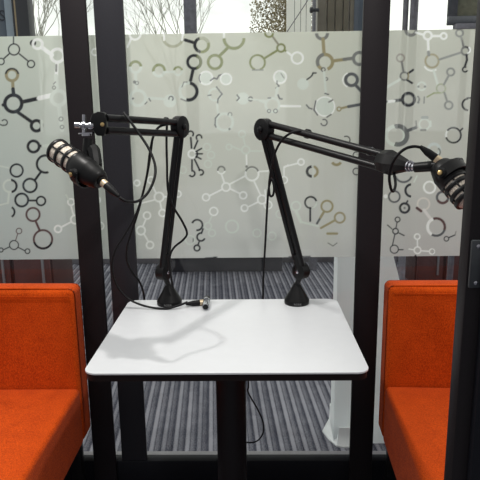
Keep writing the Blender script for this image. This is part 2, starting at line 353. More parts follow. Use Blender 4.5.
# middle pane, right half
ring(257.5, 62.5, 8.4, 2, O, 110, 430); line(252.5, 70, 263, 70, 1.2, G); line(265, 58, 277.5, 50.3, 2.2, O); ring(281, 48, 4.8, 2, O); line(278.5, 44.5, 272.5, 36.5, 2, (140, 136, 118)); ring(269, 33, 5, 2, O, 0, 180)
line(284.5, 50, 287, 52, 2, O); line(287, 52, 291, 55, 2, W); ring(297.3, 58, 6.6, 1.9, W)
ring(322, 33.5, 7, 3.2, G, 0, 180); line(323, 39, 324, 52.5, 3.4, T); ring(325, 62, 9.2, 3.4, T, 110, 430); ring(325, 62, 9.2, 3.4, G, 150, 260); line(334, 60.8, 351.5, 58.5, 3.2, T); line(344, 59.4, 352, 58.3, 3.2, G); ring(359.5, 58.5, 7.6, 3.2, G)
ring(351.5, 79.8, 7.4, 3.2, D); ring(350, 80, 7.8, 1.2, W, 110, 250); line(356, 85.5, 361, 91, 3.2, D)
disc(303, 84, 5.8, P); poly([(307, 79.5), (310, 77.5), (312, 75.5), (313, 73), (316, 73)], 1.5, K); ring(323.3, 69.6, 2.4, 1.1, D); ring(326.4, 79, 1.8, .9, D); line(324, 72, 326, 94, 2.2, P); poly([(325, 93.5), (328.5, 94.5)], 1.3, D)
disc(325, 106.5, 9.6, P); ring(325, 106.5, 10.2, 1.2, W); poly([(315.8, 101), (314, 110), (317.5, 115)], 1.3, D); poly([(306.5, 105), (309, 108), (312, 109)], 1.4, D); line(329, 102, 332.5, 100, 1.6, G); line(327, 117, 331, 114.5, 1.6, G); ring(324, 122.5, 3.7, 1.2, D, -120, 170)
ring(339, 109, 2.6, 1.3, T); line(341.5, 108.2, 348, 106.6, 2.2, T); line(348.5, 106.6, 361, 104.4, 3, D); ring(346.2, 140, 4.3, 1.1, K, -120, 90); ring(356.3, 155, 3.6, 1, K, 60, 300); ring(356.3, 171.5, 3.8, 1, K, 60, 300)
disc(280, 77, 6.2, P); ring(280, 77, 7, 1.6, W); poly([(277, 81), (277, 84), (279, 86), (276, 88)], 1.3, D); poly([(281, 73.5), (284, 78)], .9, G); line(277.5, 88, 276, 96, 2.6, P)
ring(272.5, 105, 8, 2.4, P); line(281, 106, 300, 106.3, 2.2, W); poly([(278, 95), (279.5, 98.5), (282, 99)], 1.6, D); poly([(268, 98), (270.5, 98)], 1.3, D); ring(269, 111, 2, .8, D); ring(275.5, 111, 2.3, .8, D); line(260, 101, 266, 103, 2, P)
ring(312.5, 171.5, 6.3, 2.6, T, -85, 80); ring(312, 171.5, 6.3, 2.8, K, 95, 265); line(313.2, 165, 313.2, 178, .8, P)
ring(336.5, 160, 6.2, 2.8, T, 30, 150)
ring(310.7, 202.5, 6.6, 1.9, K, 60, 370); ring(310.7, 202.5, 6.6, 1.7, P, -10, 80); line(310.2, 208, 310.2, 221, 1.9, K); ring(327, 206.3, 6.6, 2, T); line(323.5, 212.5, 317, 223.5, 2.2, D); line(323.5, 212.5, 320.5, 217.5, 2.2, T); ring(339.8, 217.7, 6, 2, T); line(334.5, 220.5, 321, 228, 2.2, T); line(327.5, 233.6, 337, 233.6, 2.4, T); poly([(328, 243), (333, 246), (337, 243)], 1, G)
ring(296, 206, 5.2, 1.6, P); line(296, 211, 301, 222, 3, P); line(301, 222, 318, 226, 2, P)
for (x, y) in ((280, 214), (257, 233), (272, 236)): ring(x, y, 4.5, 1.2, P)
line(205.5, 258, 217, 257.2, 1.2, D); line(289, 257, 310, 256.5, 1.4, D); line(214, 257.6, 215.5, 257.6, 1.8, K)
# right pane
ring(411, 30, 6.8, 3.2, G, 0, 180); line(416, 32.5, 424, 35, 2.2, W); ring(427.7, 35.5, 5, 2.2, W); line(432.5, 36, 440, 36, 2.4, W); ring(443.7, 36, 3.9, 1.9, W); line(428, 40, 428.5, 51.5, 2.4, W)
ring(432, 61, 7.6, 2.1, T); ring(432, 62, 9.4, 1.4, W, 60, 150); line(428.5, 52, 428.8, 55, 3, G); line(439.5, 59.5, 461, 52.5, 2.2, G); ring(465.3, 51, 4.8, 2, G); ring(465.5, 51, 5, 1.4, K, 230, 330); ring(467, 50, 4, 1.6, W, -60, 90); poly([(466.5, 55), (467, 60), (465, 66)], 2.2, K); ring(465, 69.5, 3.2, 1.6, K, 20, 300)
ring(459.5, 33, 4.4, 2, G); line(461, 37, 463.7, 47, 2.2, G)
ring(400.5, 58, 4.6, 1.8, (160, 154, 146)); line(401.8, 62, 403.5, 72, 2, G); ring(404.3, 76.2, 4.8, 1.8, G); poly([(408, 73.5), (413, 70)], 2.2, K); poly([(407, 80), (412, 83)], 2.2, K); line(408.5, 73, 408, 79, 1.2, T); line(400, 79.5, 387, 87, 2.6, P)
ring(421.7, 86.2, 4.8, 1.8, P); disc(418.4, 86.6, 1.2, G); disc(425, 86.6, 1.2, G)
line(433.5, 70, 437.5, 84, 2.2, P); ring(441, 88.5, 5.2, 1.6, (160, 165, 140)); line(444, 84.3, 448.5, 76, 2.2, G); ring(450.7, 72, 4.6, 2, G); poly([(440, 93), (434, 93), (427, 97)], 1.5, (136, 144, 96)); line(444.5, 93, 447, 101, 2.2, G); ring(448.7, 105.3, 4.8, 2, G)
ring(408.5, 99.3, 7.6, 2.9, K); ring(408.5, 99.3, 5, .8, G); line(394.5, 100.7, 401.5, 100, 3.2, (74, 76, 78)); line(387, 101.7, 394, 101, 2.8, W); disc(386.4, 101.7, 1.3, K); ring(415.5, 99.5, 4.5, 1.5, D, -60, 60); line(418.8, 97.5, 418.8, 103, 1.2, G); line(424.3, 97, 424, 103, 1.4, G)
ring(468, 104.5, 6.6, 1.9, K, 90, 270); line(467, 98, 471, 98, 1.6, K)
ring(395.5, 135.5, 11, 3.5, P); ring(398, 135.3, 11.4, 4.6, (108, 110, 110), -110, 110); line(408, 130.5, 416, 127.5, 3.2, (92, 94, 96)); line(416, 121, 416.5, 127, 1.3, G); ring(424.5, 124.3, 6, 1.6, P); line(422.5, 117.5, 427, 117.5, 3, (168, 172, 170)); line(421, 130, 425.5, 130, 2, G); line(430.5, 121.5, 430.5, 126, 2, P)
ring(453.4, 135.2, 8.4, 1.8, K); ring(453.4, 135.2, 8.4, 2, W, 165, 215); line(460, 131, 462.5, 128.5, 1.6, K); ring(434, 150, 7.5, 3, (206, 212, 212)); ring(436, 152, 5, 1.6, G, -60, 90)
ring(394.3, 196.6, 6.4, 1.8, D); disc(385.6, 196.3, 2, W); ring(403.5, 173.5, 9.6, 2, D, 20, 160); ring(411.5, 190.5, 7.2, 2.4, K, 95, 265); line(414, 182, 417, 176, 1.4, P); ring(404.6, 208, 5.8, 2.4, K); disc(404.6, 208, 1.2, G); line(407.5, 201, 406, 204, 1.8, K)
ring(429.6, 187.3, 6.6, 1.8, W); ring(442.6, 197.4, 6.8, 2.4, D); ring(442.6, 197.4, 6.8, 2.4, R, 30, 150); ring(423.5, 204, 6.8, 1.7, (222, 216, 210)); line(417, 208, 421, 211, 2.8, R); line(424, 210, 431.5, 220, 3, (226, 222, 220))
ring(436.2, 227, 10, 2.8, W); ring(436.2, 227, 10, 2.8, R, -110, 20); ring(436.2, 227, 10, 2.6, D, 20, 120)
ring(397.6, 219.5, 3, 1.2, K); line(397, 222.5, 396, 228, 1.1, K); ring(395.5, 231.2, 3.4, 1.3, K); line(392, 229, 387.5, 225, 1.1, K); line(399, 233, 404, 235.5, 1.3, K); line(394.8, 234.5, 392.5, 245, 1.1, K); ring(394.3, 249.2, 4.6, 1.1, K); line(399, 249.7, 403, 249.7, 1.2, K)
ring(417.2, 236.6, 3.4, 1.4, W); line(417.3, 240, 417.5, 246, 1.3, W); ring(417.5, 250.2, 4, 1.4, W); line(421.5, 250.8, 428.5, 251.3, 1.4, W); ring(432, 251.5, 3.2, 1.6, G, -90, 90); ring(432, 251.5, 3.2, 1.2, W); line(413.5, 249.8, 409, 249, 1.1, W); disc(415.5, 256, 1.1, K)
ring(446.4, 238.8, 2.8, 1, K); line(449, 237.5, 455, 235, 1.2, K); line(455, 235, 456, 231.5, .9, G)

YF = 1.916
FZ0, FZ1 = .861, 1.595
def film_mesh(x0, x1, parent):
    step = .0022
    nx, nz = max(2, int((x1 - x0) / step)), int((FZ1 - FZ0) / step)
    xs = np.linspace(x0, x1, nx + 1); zs = np.linspace(FZ0, FZ1, nz + 1)
    X, Z = np.meshgrid(xs, zs)
    d = np.stack([X, np.full_like(X, YF), Z - H], -1)
    A = np.stack([xd, yd, -dn]); c = d @ A                # picture coordinates of each film point
    PX = 240 + F * c[..., 0] / c[..., 2]; PY = 240 + F * c[..., 1] / c[..., 2]
    def L3(t): return np.array(lin(t))
    # the bare film: light from behind painted as a tint drifting across the sheet
    ty = np.clip((Z - FZ0) / (FZ1 - FZ0), 0, 1)[..., None]; tx = np.clip((X + .9) / 1.7, 0, 1)[..., None]
    left = L3((190, 200, 200)) * (1 - ty) + L3((206, 213, 204)) * ty
    mid = L3((208, 208, 206)) * (1 - ty) + L3((212, 214, 202)) * ty
    right = L3((198, 196, 195)) * (1 - ty) + L3((200, 201, 190)) * ty
    w0 = np.clip(1 - tx / .35, 0, 1); w2 = np.clip((tx - .6) / .3, 0, 1)
    C = (left * w0 + right * w2 + mid * (1 - w0 - w2)) * 1.07
    CL = np.full(X.shape,   .06) + .04 * np.clip(1 - ty[..., 0] * 2.2, 0, 1)
    for s in PAT:
        if s[0] == 'r':
            _, x, y, rr, w, col, a0, a1 = s
            dist = np.hypot(PX - x, PY - y); sd = np.abs(dist - (rr - w / 2)) - w / 2
            if a0 is not None:
                ang = (np.degrees(np.arctan2(PY - y, PX - x)) - a0) % 360
                span = a1 - a0
                sd = np.where(ang <= span, sd, np.maximum(sd, np.minimum(ang - span, 360 - ang) / 57.3 * rr))
        elif s[0] == 'l':
            _, xa, ya, xb, yb, w, col = s
            dx, dy = xb - xa, yb - ya; t = np.clip(((PX - xa) * dx + (PY - ya) * dy) / (dx * dx + dy * dy + 1e-9), 0, 1)
            sd = np.hypot(PX - xa - t * dx, PY - ya - t * dy) - w / 2
        else:
            _, x, y, rr, col = s; sd = np.hypot(PX - x, PY - y) - rr
        a = np.clip(.5 - sd / .7, 0, 1)[..., None]
        if not a.any(): continue
        C = C * (1 - a) + L3(col) * 1.12 * a
        CL = CL * (1 - a[..., 0]) + .10 * a[..., 0]
    me = bpy.data.meshes.new('frosted_film')
    nv = (nx + 1) * (nz + 1)
    co = np.stack([X, np.full_like(X, YF), Z], -1).reshape(-1)
    me.vertices.add(nv); me.vertices.foreach_set('co', co.astype(np.float32))
    i = (np.arange(nz)[:, None] * (nx + 1) + np.arange(nx)[None, :]).reshape(-1)
    q = np.stack([i, i + 1, i + nx + 2, i + nx + 1], -1).reshape(-1)
    nf = nx * nz
    me.loops.add(nf * 4); me.loops.foreach_set('vertex_index', q.astype(np.int32))
    me.polygons.add(nf); me.polygons.foreach_set('loop_start', (np.arange(nf) * 4).astype(np.int32))
    me.update(calc_edges=True)
    at_ = me.color_attributes.new('film_tint', 'FLOAT_COLOR', 'POINT')
    at_.data.foreach_set('color', np.concatenate([np.clip(C, 0, 1), CL[..., None]], -1).reshape(-1).astype(np.float32))
    return link('frosted_film', me, M['film'], parent, False)
def pane(name, x0, x1):
    bm = bmesh.new(); y = 1.912
    bm.faces.new([bm.verts.new(p) for p in ((x0, y, .099), (x1, y, .099), (x1, y, 2.2), (x0, y, 2.2))])
    o = structure(obj(name, bm, M['glass'], smooth=False)); film_mesh(x0, x1, o); return o
pane('window_1', -1.25, -.41); pane('window_2', -.408, .388); pane('window_3', .39, 1.05)

# ------------------------------------------------------------------ near door edge on the right
dx0 = .364
d1 = structure(obj('door_1', box(dx0, .46, .945, .985, 0, 2.15, .004), M['post']))
st = obj('door_stop', box(.3905, .46, .925, .9449, 0, 2.15, .003), M['rail'], d1)
za, zb = at(468, 240, .94).z, at(468, 288, .94).z
lp = obj('lock_plate', box(dx0 + .003, dx0 + .024, .937, .9449, zb, za, .003), M['darkframe'], d1)
for zz in (za - .010, zb + .010):
    obj('screw', lathe((dx0 + .0135, .9375, zz), (dx0 + .0135, .9, zz), [(0, .0035), (.002, .0035), (.0028, .002)], 14), M['chrome'], lp)

# ------------------------------------------------------------------ benches
def bench(loc, rz, label):
    t = thing('upholstered_bench', V((0, 0, 0)), label, 'bench', 'orange benches beside the table')
    w = .36; z0, zs, zt = .245, .450, .792
    def cushion(x0, x1, y0, y1, za, zb, bv):
        b = box(x0, x1, y0, y1, za, zb)
        bmesh.ops.subdivide_edges(b, edges=b.edges[:], cuts=7, use_grid_fill=True)
        for v in b.verts:                                   # slight crown of the padding
            fx = 1 - ((v.co.x - (x0 + x1) / 2) / ((x1 - x0) / 2)) ** 2; fy = 1 - ((v.co.y - (y0 + y1) / 2) / ((y1 - y0) / 2)) ** 2; fz = 1 - ((v.co.z - (za + zb) / 2) / ((zb - za) / 2)) ** 2
            if abs(v.co.z - zb) < 1e-5: v.co.z += .004 * fx * fy
            if abs(v.co.y - y0) < 1e-5: v.co.y -= .0015 * fx * fz
        sharp = [e for e in b.edges if len(e.link_faces) == 2 and e.calc_face_angle(0) > 1.2]
        bmesh.ops.bevel(b, geom=sharp, offset=bv, segments=5, profile=.5, affect='EDGES')
        return b
    s = obj('seat', cushion(-w, w, -.80, -.001, z0, zs, .016), M['orange'], t, auto=False)
    b = obj('backrest', cushion(-w, w, 0, .092, z0, zt, .02), M['orange'], t, auto=False)
    obj('piping', tube([(-w + .012, -.004, zt - .02), (w - .012, -.004, zt - .02)], .0014, 8), M['orange'], b)
    for sx in (-1, 1):
        for sy in (-.72, .045):
            obj('leg', box(sx * (w - .045) - .018, sx * (w - .045) + .018, sy - .018, sy + .018, 0, z0 - .0005, .002), M['black'], t)
    t.location = loc; t.rotation_euler = (0, 0, rz)
    return t
b0 = bench(V((-.580 - .36, 1.776, 0)), .0, 'orange upholstered bench at the left, below the microphone that tilts to the left')
def copy_tree(o, parent=None):
    c = o.copy(); COL.objects.link(c)
    if parent: c.parent = parent
    for ch in list(o.children): copy_tree(ch, c)
    return c
b1 = copy_tree(b0); b1.location = (.443 + .36, 1.768, 0); b1.rotation_euler = (0, 0, -.045); b1.location.z = 0
b1['label'] = 'orange upholstered bench at the right, partly hidden by the black door edge'

# ------------------------------------------------------------------ table
def rrect(x0, x1, y0, y1, r, z, k=8):
    pts = []
    for (cx, cy, a) in ((x1 - r, y1 - r, 0), (x0 + r, y1 - r, 90), (x0 + r, y0 + r, 180), (x1 - r, y0 + r, 270)):
        for j in range(k + 1):
            t = math.radians(a + 90 * j / k); pts.append(V((cx + r * math.cos(t), cy + r * math.sin(t), z)))
    return pts
tb = thing('table', V((-.063, 1.55, 0)), 'small white topped table with dark edge on a black column', 'table')
tx0, tx1, ty0, ty1 = -.408, .281, 1.268, 1.827
top = prism(rrect(tx0, tx1, ty0, ty1, .032, .7362), (0, 0, .0038))
obj('table_top', top, M['laminate'], tb)
obj('edge_band', prism(rrect(tx0 + .003, tx1 - .003, ty0 + .003, ty1 - .003, .03, .718), (0, 0, .018)), M['edge'], tb)
obj('column', lathe((-.063, 1.55, .012), (-.063, 1.55, 1), [(0, .044), (.706, .044)], 40), M['column'], tb)
obj('mounting_plate', box(-.16, .034, 1.46, 1.64, .708, .7179, .002), M['edge'], tb)
obj('base_plate', prism(rrect(-.29, .164, 1.35, 1.75, .05, .0), (0, 0, .012)), M['column'], tb)

# ------------------------------------------------------------------ boom arms
def boom_arm(name, base, piv, elb, updir, ups, lows, off, head, label):
    """piv/elb: joint centres; ups/lows: end points of the upper arm's two tubes (top, bottom)"""
    t = thing(name, V((base[0], base[1], .74)), label, 'boom arm', 'microphone boom arms on the table')
    B = V((base[0], base[1], .74))
    bs = obj('base', lathe(B, B + V((0, 0, 1)), [(0, .039), (.003, .0405), (.013, .0405), (.016, .0385), (.020, .0365), (.044, .0225), (.064, .0118), (.068, .010)], 40), M['black'], t)
    text('maker_mark', 'RODE', .009, B + V((0, -.0409, .008)), Matrix.Rotation(math.radians(90), 3, 'X'), M['paint'], bs)
    P_, E_ = V(piv), V(elb)
    obj('stem', tube([B + V((0, 0, .06)), V((P_.x, P_.y, P_.z - .005))], .0085, 16), M['blackmetal'], t)
    axv = V((updir.y, -updir.x, 0)).normalized()
    if axv.y > 0: axv = -axv
    pv = obj('pivot', lathe(P_ - axv * .016, P_ + axv, [(0, .018), (.002, .026), (.030, .026), (.032, .022)], 32), M['black'], t)
    obj('screw', lathe(P_ + axv * .015, P_ + axv, [(0, .006), (.004, .006), (.005, .004)], 16), M['chrome'], pv)
    ld = (E_ - P_).normalized(); sd_ = updir.normalized()
    for s in (-1, 1):
        o_ = sd_ * (s * .0102)
        obj('lower_tube', tube([P_ + o_ + ld * .008, E_ + o_ - ld * .008], .0098, 16), M['blackmetal'], t)
    sp = P_ + ld * .05
    obj('lower_bracket', tube([sp - ld * .05, sp + ld * .01], .0165, 20, r1=.0135), M['black'], t)
    el = obj('elbow', lathe(E_ - axv * .014, E_ + axv, [(0, .027), (.002, .0325), (.026, .0325), (.028, .029)], 32), M['black'], t)
    obj('knob', lathe(E_ + axv * .013, E_ + axv, [(0, .009), (.006, .009), (.008, .006)], 20), M['blackmetal'], el)
    obj('elbow_plate', tube([E_ - V((0, 0, .032)) , E_ + V((0, 0, .012))], .0145, 20), M['black'], t)
    for a, b in (ups, lows):
        obj('upper_tube', tube([a, b], .0096, 16), M['blackmetal'], t)
    return t, axv
# left arm
E1 = at(180, 127, 1.75); P1 = at(163.5, 272, 1.765); end1u = at(106, 118, 1.46); end1l = at(106, 130.5, 1.46)
u1s = at(176, 122.5, 1.73); l1s = at(176, 133.8, 1.73)
ud1 = V((end1u.x - E1.x, end1u.y - E1.y, 0))
base1 = (atz(170, 303, .74).x, 1.785)
armL, axL = boom_arm('boom_arm', base1, P1, E1, ud1, (u1s, end1u), (l1s, end1l), 0, None, 'black jointed boom arm on the left of the table, reaching out to the left')
br = [at(93, 114, 1.455), at(99, 111.5, 1.455), at(105, 112.5, 1.455), at(107, 120, 1.455), at(107, 129, 1.455), at(105, 136, 1.455), at(98, 135.5, 1.455), at(91, 127, 1.455), at(91, 121, 1.455)]
hb = obj('end_bracket', prism([p + V((0, -.012, 0)) for p in br], (0, .026, 0), .003), M['black'], armL)
c = at(102.5, 124.5, 1.442); obj('screw', lathe(c, c + V((0, -1, 0)), [(0, .005), (.003, .005), (.004, .003)], 16), M['brass'], hb)
tp = lambda px, py, Y=1.45: at(px, py, Y)
obj('cable_tie', lathe(at(164, 121.2, 1.69), at(168.5, 121.8, 1.70), [(0, .009), (.003, .0125), (.010, .0125), (.014, .009)], 18), M['rubber'], armL)
sw = obj('swivel', lathe(tp(75, 125), tp(97, 126.3), [(0, .0075), (.012, .0075), (.013, .004), (.018, .004), (.0185, .010), (.026, .010), (.0265, .006), (.034, .006), (.0345, .009), (.046, .009), (.05, .006)], 24), M['chrome'], armL)
obj('wing_nut', tube([tp(84, 114.5), tp(84, 133)], .0045, 12), M['chrome'], sw)
obj('collar', lathe(tp(86.5, 132.5), tp(87, 138), [(0, .020), (.003, .020), (.0035, .012), (.008, .012)], 24), M['chrome'], sw)
# right arm
E2 = at(264, 129.5, 1.75); P2 = at(301, 271, 1.77); end2u = at(388, 156, 1.42); end2l = at(386, 169, 1.42)
u2s = at(271, 124.5, 1.73); l2s = at(271, 136.3, 1.73)
ud2 = V((end2u.x - E2.x, end2u.y - E2.y, 0))
base2 = (atz(296.5, 302, .74).x, 1.785)
armR, axR = boom_arm('boom_arm', base2, P2, E2, ud2, (u2s, end2u), (l2s, end2l), 0, None, 'black jointed boom arm on the right of the table, sloping down to the right')
obj('cable_tie', lathe(at(305, 133.2, 1.655), at(311, 134.8, 1.64), [(0, .010), (.004, .0135), (.014, .0135), (.019, .009)], 18), M['rubber'], armR)
obj('cable_clip', lathe(at(367.5, 150.5, 1.47), at(374, 152.3, 1.455), [(0, .009), (.003, .011), (.014, .011), (.017, .009)], 18), M['chrome'], armR)
hd = obj('end_bracket', lathe(at(381, 161, 1.43), at(410, 166, 1.36), [(0, .026), (.006, .030), (.028, .0325), (.034, .0325), (.085, .013), (.092, .010)], 8, squash=.95), M['black'], armR)
obj('swivel', lathe(at(407, 165.5, 1.367), at(416, 167.5, 1.345), [(0, .0105), (.005, .0105), (.0055, .0135), (.009, .0135), (.0095, .0105), (.013, .0105), (.0135, .0115), (.017, .0115), (.0175, .009), (.026, .009)], 24), M['chrome'], hd)

# ------------------------------------------------------------------ microphones
def mesh_grille_mat():
    mt, N, L = nodes('metal_grille'); b = N['Principled BSDF']
    b.inputs['Metallic'].default_value = .1; b.inputs['Roughness'].default_value = .6
    tc = N.new('ShaderNodeTexCoord'); vo = N.new('ShaderNodeTexVoronoi'); vo.inputs['Scale'].default_value = 420
    L.new(tc.outputs['Object'], vo.inputs['Vector'])
    cr = N.new('ShaderNodeValToRGB'); e = cr.color_ramp.elements
    e[0].position = .15; e[0].color = (*lin((232, 222, 208)), 1); e[1].position = .85; e[1].color = (*lin((150, 138, 124)), 1)
    L.new(vo.outputs['Distance'], cr.inputs['Fac']); L.new(cr.outputs['Color'], b.inputs['Base Color'])
    return mt
M['grille'] = mesh_grille_mat()
def band(P, c0, d, wid, th):
    bm = bmesh.new(); rows = []
    for p in P:
        n_ = (p - c0).normalized()
        rows.append([bm.verts.new(p + d * (s * wid / 2) + n_ * (q * th / 2)) for s, q in ((-1, -1), (1, -1), (1, 1), (-1, 1))])
    for a, b in zip(rows, rows[1:]):
        for k in range(4): bm.faces.new((a[k], a[(k + 1) % 4], b[(k + 1) % 4], b[k]))
    bm.faces.new(rows[0][::-1]); bm.faces.new(rows[-1]); return bm
def microphone(front, back, yoke_from, side, label, g):
    A, B = V(front), V(back); d = (B - A).normalized(); Lh = (B - A).length
    mid = A + d * (Lh * .55)
    t = thing('microphone', mid, label, 'microphone', 'broadcast microphones on the boom arms')
    R_ = .0315
    obj('grille', lathe(A, B, [(.002, .012), (.003, .022), (.008, R_ - .004), (.015, R_ - .002), (Lh * (g + .01), R_ - .002), (Lh * (g + .02), .02)], 40), M['grille'], t)
    for s in (.012, Lh * (g * .38 + .03), Lh * (g * .70 + .03), Lh * g):                       # black bands round the grille
        obj('grille_band', lathe(A + d * s, B, [(-.005, R_ - .002), (-.005, R_), (-.003, R_ + .0012), (.003, R_ + .0012), (.005, R_), (.005, R_ - .002)], 40), M['blackmetal'], t)
    u = side - d * side.dot(d); u.normalize(); w = d.cross(u)
    for k in range(6):                                         # ribs along the grille
        a = k * math.pi / 3 + .3; q = (u * math.cos(a) + w * math.sin(a)) * (R_ - .001)
        obj('grille_rib', tube([A + d * .012 + q, A + d * Lh * g + q], .0022, 8), M['blackmetal'], t)
    obj('body', lathe(A, B, [(Lh * g, R_ - .006), (Lh * g, R_ + .0005), (Lh * (g + .02), R_ + .0015), (Lh * .74, R_ + .0015), (Lh * .76, R_ + .0005), (Lh * .86, R_ - .003), (Lh * .955, R_ - .007), (Lh * .985, R_ - .010), (Lh, .018), (Lh, .004)], 40), M['black'], t)
    c0 = A + d * (Lh * .68)
    yk = obj('yoke', band([c0 - u * .038 * math.cos(a) + w * .042 * math.sin(a) for a in [math.pi * (k / 18 * 1.1 - .05) for k in range(19)]], c0, d, .026, .004), M['black'], t)
    for s in (-1, 1):
        obj('yoke_boss', lathe(c0 + u * (s * .031), c0 + u * (s * .05), [(0, .012), (.010, .012), (.013, .009)], 24), M['black'], yk)
        obj('screw', lathe(c0 + u * (s * .0435), c0 + u * (s * .06), [(0, .0055), (.0035, .0055), (.0045, .004)], 16), M['brass'], yk)
    obj('yoke_stem', tube([c0 + w * .038, yoke_from], .0135, 16, r1=.0115), M['black'], yk)
    obj('socket', lathe(B - d * .006, B + d, [(0, .012), (.008, .012), (.010, .010)], 24), M['blackmetal'], t)
    return t, d
mF, mB = at(55, 149, 1.475), at(101, 181, 1.385)
sdL = (at(76, 177, 1.36) - at(82, 165, 1.42))
micL, dL = microphone(mF, mB, at(88, 139, 1.452), sdL, 'black microphone with a tan grille hanging from the left boom arm', .5)
obj('yoke_block', tube([at(96, 166, 1.425), at(95.5, 161, 1.43), at(94, 151.5, 1.44), at(92, 148.5, 1.445)], .016, 8), M['black'], micL)
nF, nB = at(471.5, 202, 1.235), at(438.5, 164.5, 1.31)
sdR = V((-.55, -.8, .1))
micR, dR = microphone(nF, nB, at(415, 167.5, 1.345), sdR, 'black microphone with pale grille on the right boom arm, partly behind the door edge', .52)

# ------------------------------------------------------------------ cords
def plug(A, B, parent, body=.046, ring_=.014):
    A, B = V(A), V(B)                                         # A = the end that goes in
    p = obj('plug', lathe(A, B, [(ring_, .0095), (ring_ + .002, .0098), (ring_ + body * .5, .0088), (ring_ + body * .8, .006), (ring_ + body, .0038)], 24), M['rubber'], parent)
    obj('plug_ring', lathe(A, B, [(0, .0085), (.001, .0095), (ring_, .0095)], 24), M['gold'], p)
    return p
def cord(pts, label, r=.0035, name='microphone_cable'):
    o = obj(name, tube(smooth_path(pts, 6), r, 10), M['rubber'], auto=False)
    return tag(o, label, 'cord', 'black cords around the table')
cd = cord([at(119.5, 197.5, 1.355), at(127, 201.5, 1.36), at(138, 201, 1.39), at(148, 192.5, 1.41), at(154.5, 178, 1.43), at(155, 165, 1.45), at(149.5, 150, 1.47), at(140, 135, 1.49), at(130, 121, 1.5), at(123.5, 112.5, 1.515)],
          'short black cord curving from the left microphone up to its arm')
plug(mB + dL * .006, mB + (at(121, 198.5, 1.35) - mB), cd)
cd = cord([at(167, 124.5, 1.69), at(159, 127, 1.67), at(153.5, 136, 1.665), at(150, 152, 1.665), at(147, 175, 1.67), at(141, 200, 1.68), at(134, 219, 1.69), at(124, 236, 1.70), at(115, 251, 1.71), at(112, 267, 1.72), at(116, 284, 1.73), at(126, 297, 1.735), at(140, 304.5, 1.735), at(155, 308, 1.73), at(168, 308.5, 1.727), at(180, 305, 1.735), at(187.5, 302, 1.745)],
          'long black cord drooping from the left arm to a silver connector on the table')
c0 = atz(204, 302.3, .7495); c1 = atz(186, 304, .7495)
plug(c0, c1, cd)
cn = obj('connector', lathe(atz(206.5, 301, .7525), atz(205.5, 307.5, .7525), [(-.012, .0085), (-.010, .0112), (.006, .0115), (.0065, .0112), (.058, .0112), (.059, .0102), (.059, .0088), (.040, .0086), (.0395, .002)], 28), M['chrome'], cd)
ca, cb = atz(206.5, 301, .7525), atz(205.5, 307.5, .7525); cu_ = (cb - ca).normalized()
obj('connector_hole', lathe(ca + cu_ * .0592, ca + cu_, [(0, .0082), (.0006, .0082)], 24), M['blackmetal'], cn)
obj('connector_cap', lathe(atz(206.9, 298.5, .752), atz(206.5, 301, .752), [(-.004, .008), (.0, .0105), (.010, .0108)], 24), M['rubber'], cn)
cord([at(152, 142, 1.672), at(148, 170, 1.685), at(140, 205, 1.70), at(133, 228, 1.72), at(127.5, 246, 1.735), at(127, 260, 1.75), at(132, 272, 1.79), at(139, 281, 1.835), at(144, 296, 1.848), at(146, 330, 1.85)],
     'black cord hanging beside the left arm and dropping behind the table edge')
cord([at(167, 124, 1.705), at(166.5, 140, 1.71), at(167, 165, 1.72), at(168, 190, 1.725), at(173, 206, 1.73), at(182, 221, 1.735), at(187, 233, 1.735), at(183, 240, 1.735), at(174.5, 247, 1.735), at(170, 256, 1.737), at(170, 270, 1.74), at(173, 288, 1.742)],
     'black cord running down the left lower arm with a slack bend to its right')
cord([at(309, 133, 1.63), at(300, 131, 1.63), at(291, 133, 1.64), at(282, 140, 1.66), at(275, 153, 1.68), at(271, 170, 1.70), at(269, 186, 1.71), at(270, 195.5, 1.715), at(273, 195, 1.715), at(274, 187, 1.715), at(271.5, 179, 1.72), at(268.5, 190, 1.73), at(267, 210, 1.745), at(265.5, 240, 1.78), at(263.5, 275, 1.835), at(263, 300, 1.842), at(262, 330, 1.845)],
     'black cord with a small loop dropping from the right arm behind the table')
cd = cord([at(421.5, 147.5, 1.324), at(413, 146.5, 1.315), at(404, 149.5, 1.31), at(396, 157, 1.31), at(391, 167, 1.32), at(389.3, 178, 1.33), at(391, 189, 1.345), at(393.7, 191, 1.355), at(395.5, 184, 1.37), at(394, 173, 1.385)],
          'short black cord arching from the right microphone back to its arm')
plug(at(440, 161.5, 1.305), at(420, 146.5, 1.325), cd, .044, .012)
cord([V((-.02, 1.50, .7075)), at(248.5, 384, 1.50), at(247.6, 390, 1.495), at(250.5, 397, 1.495), at(257.5, 409, 1.50), at(263, 422, 1.505), at(263, 433, 1.51), at(257, 441, 1.53), at(247.5, 442.5, 1.56), at(240, 440, 1.60)],
     'thin black cord looping under the table beside the column', .0022)

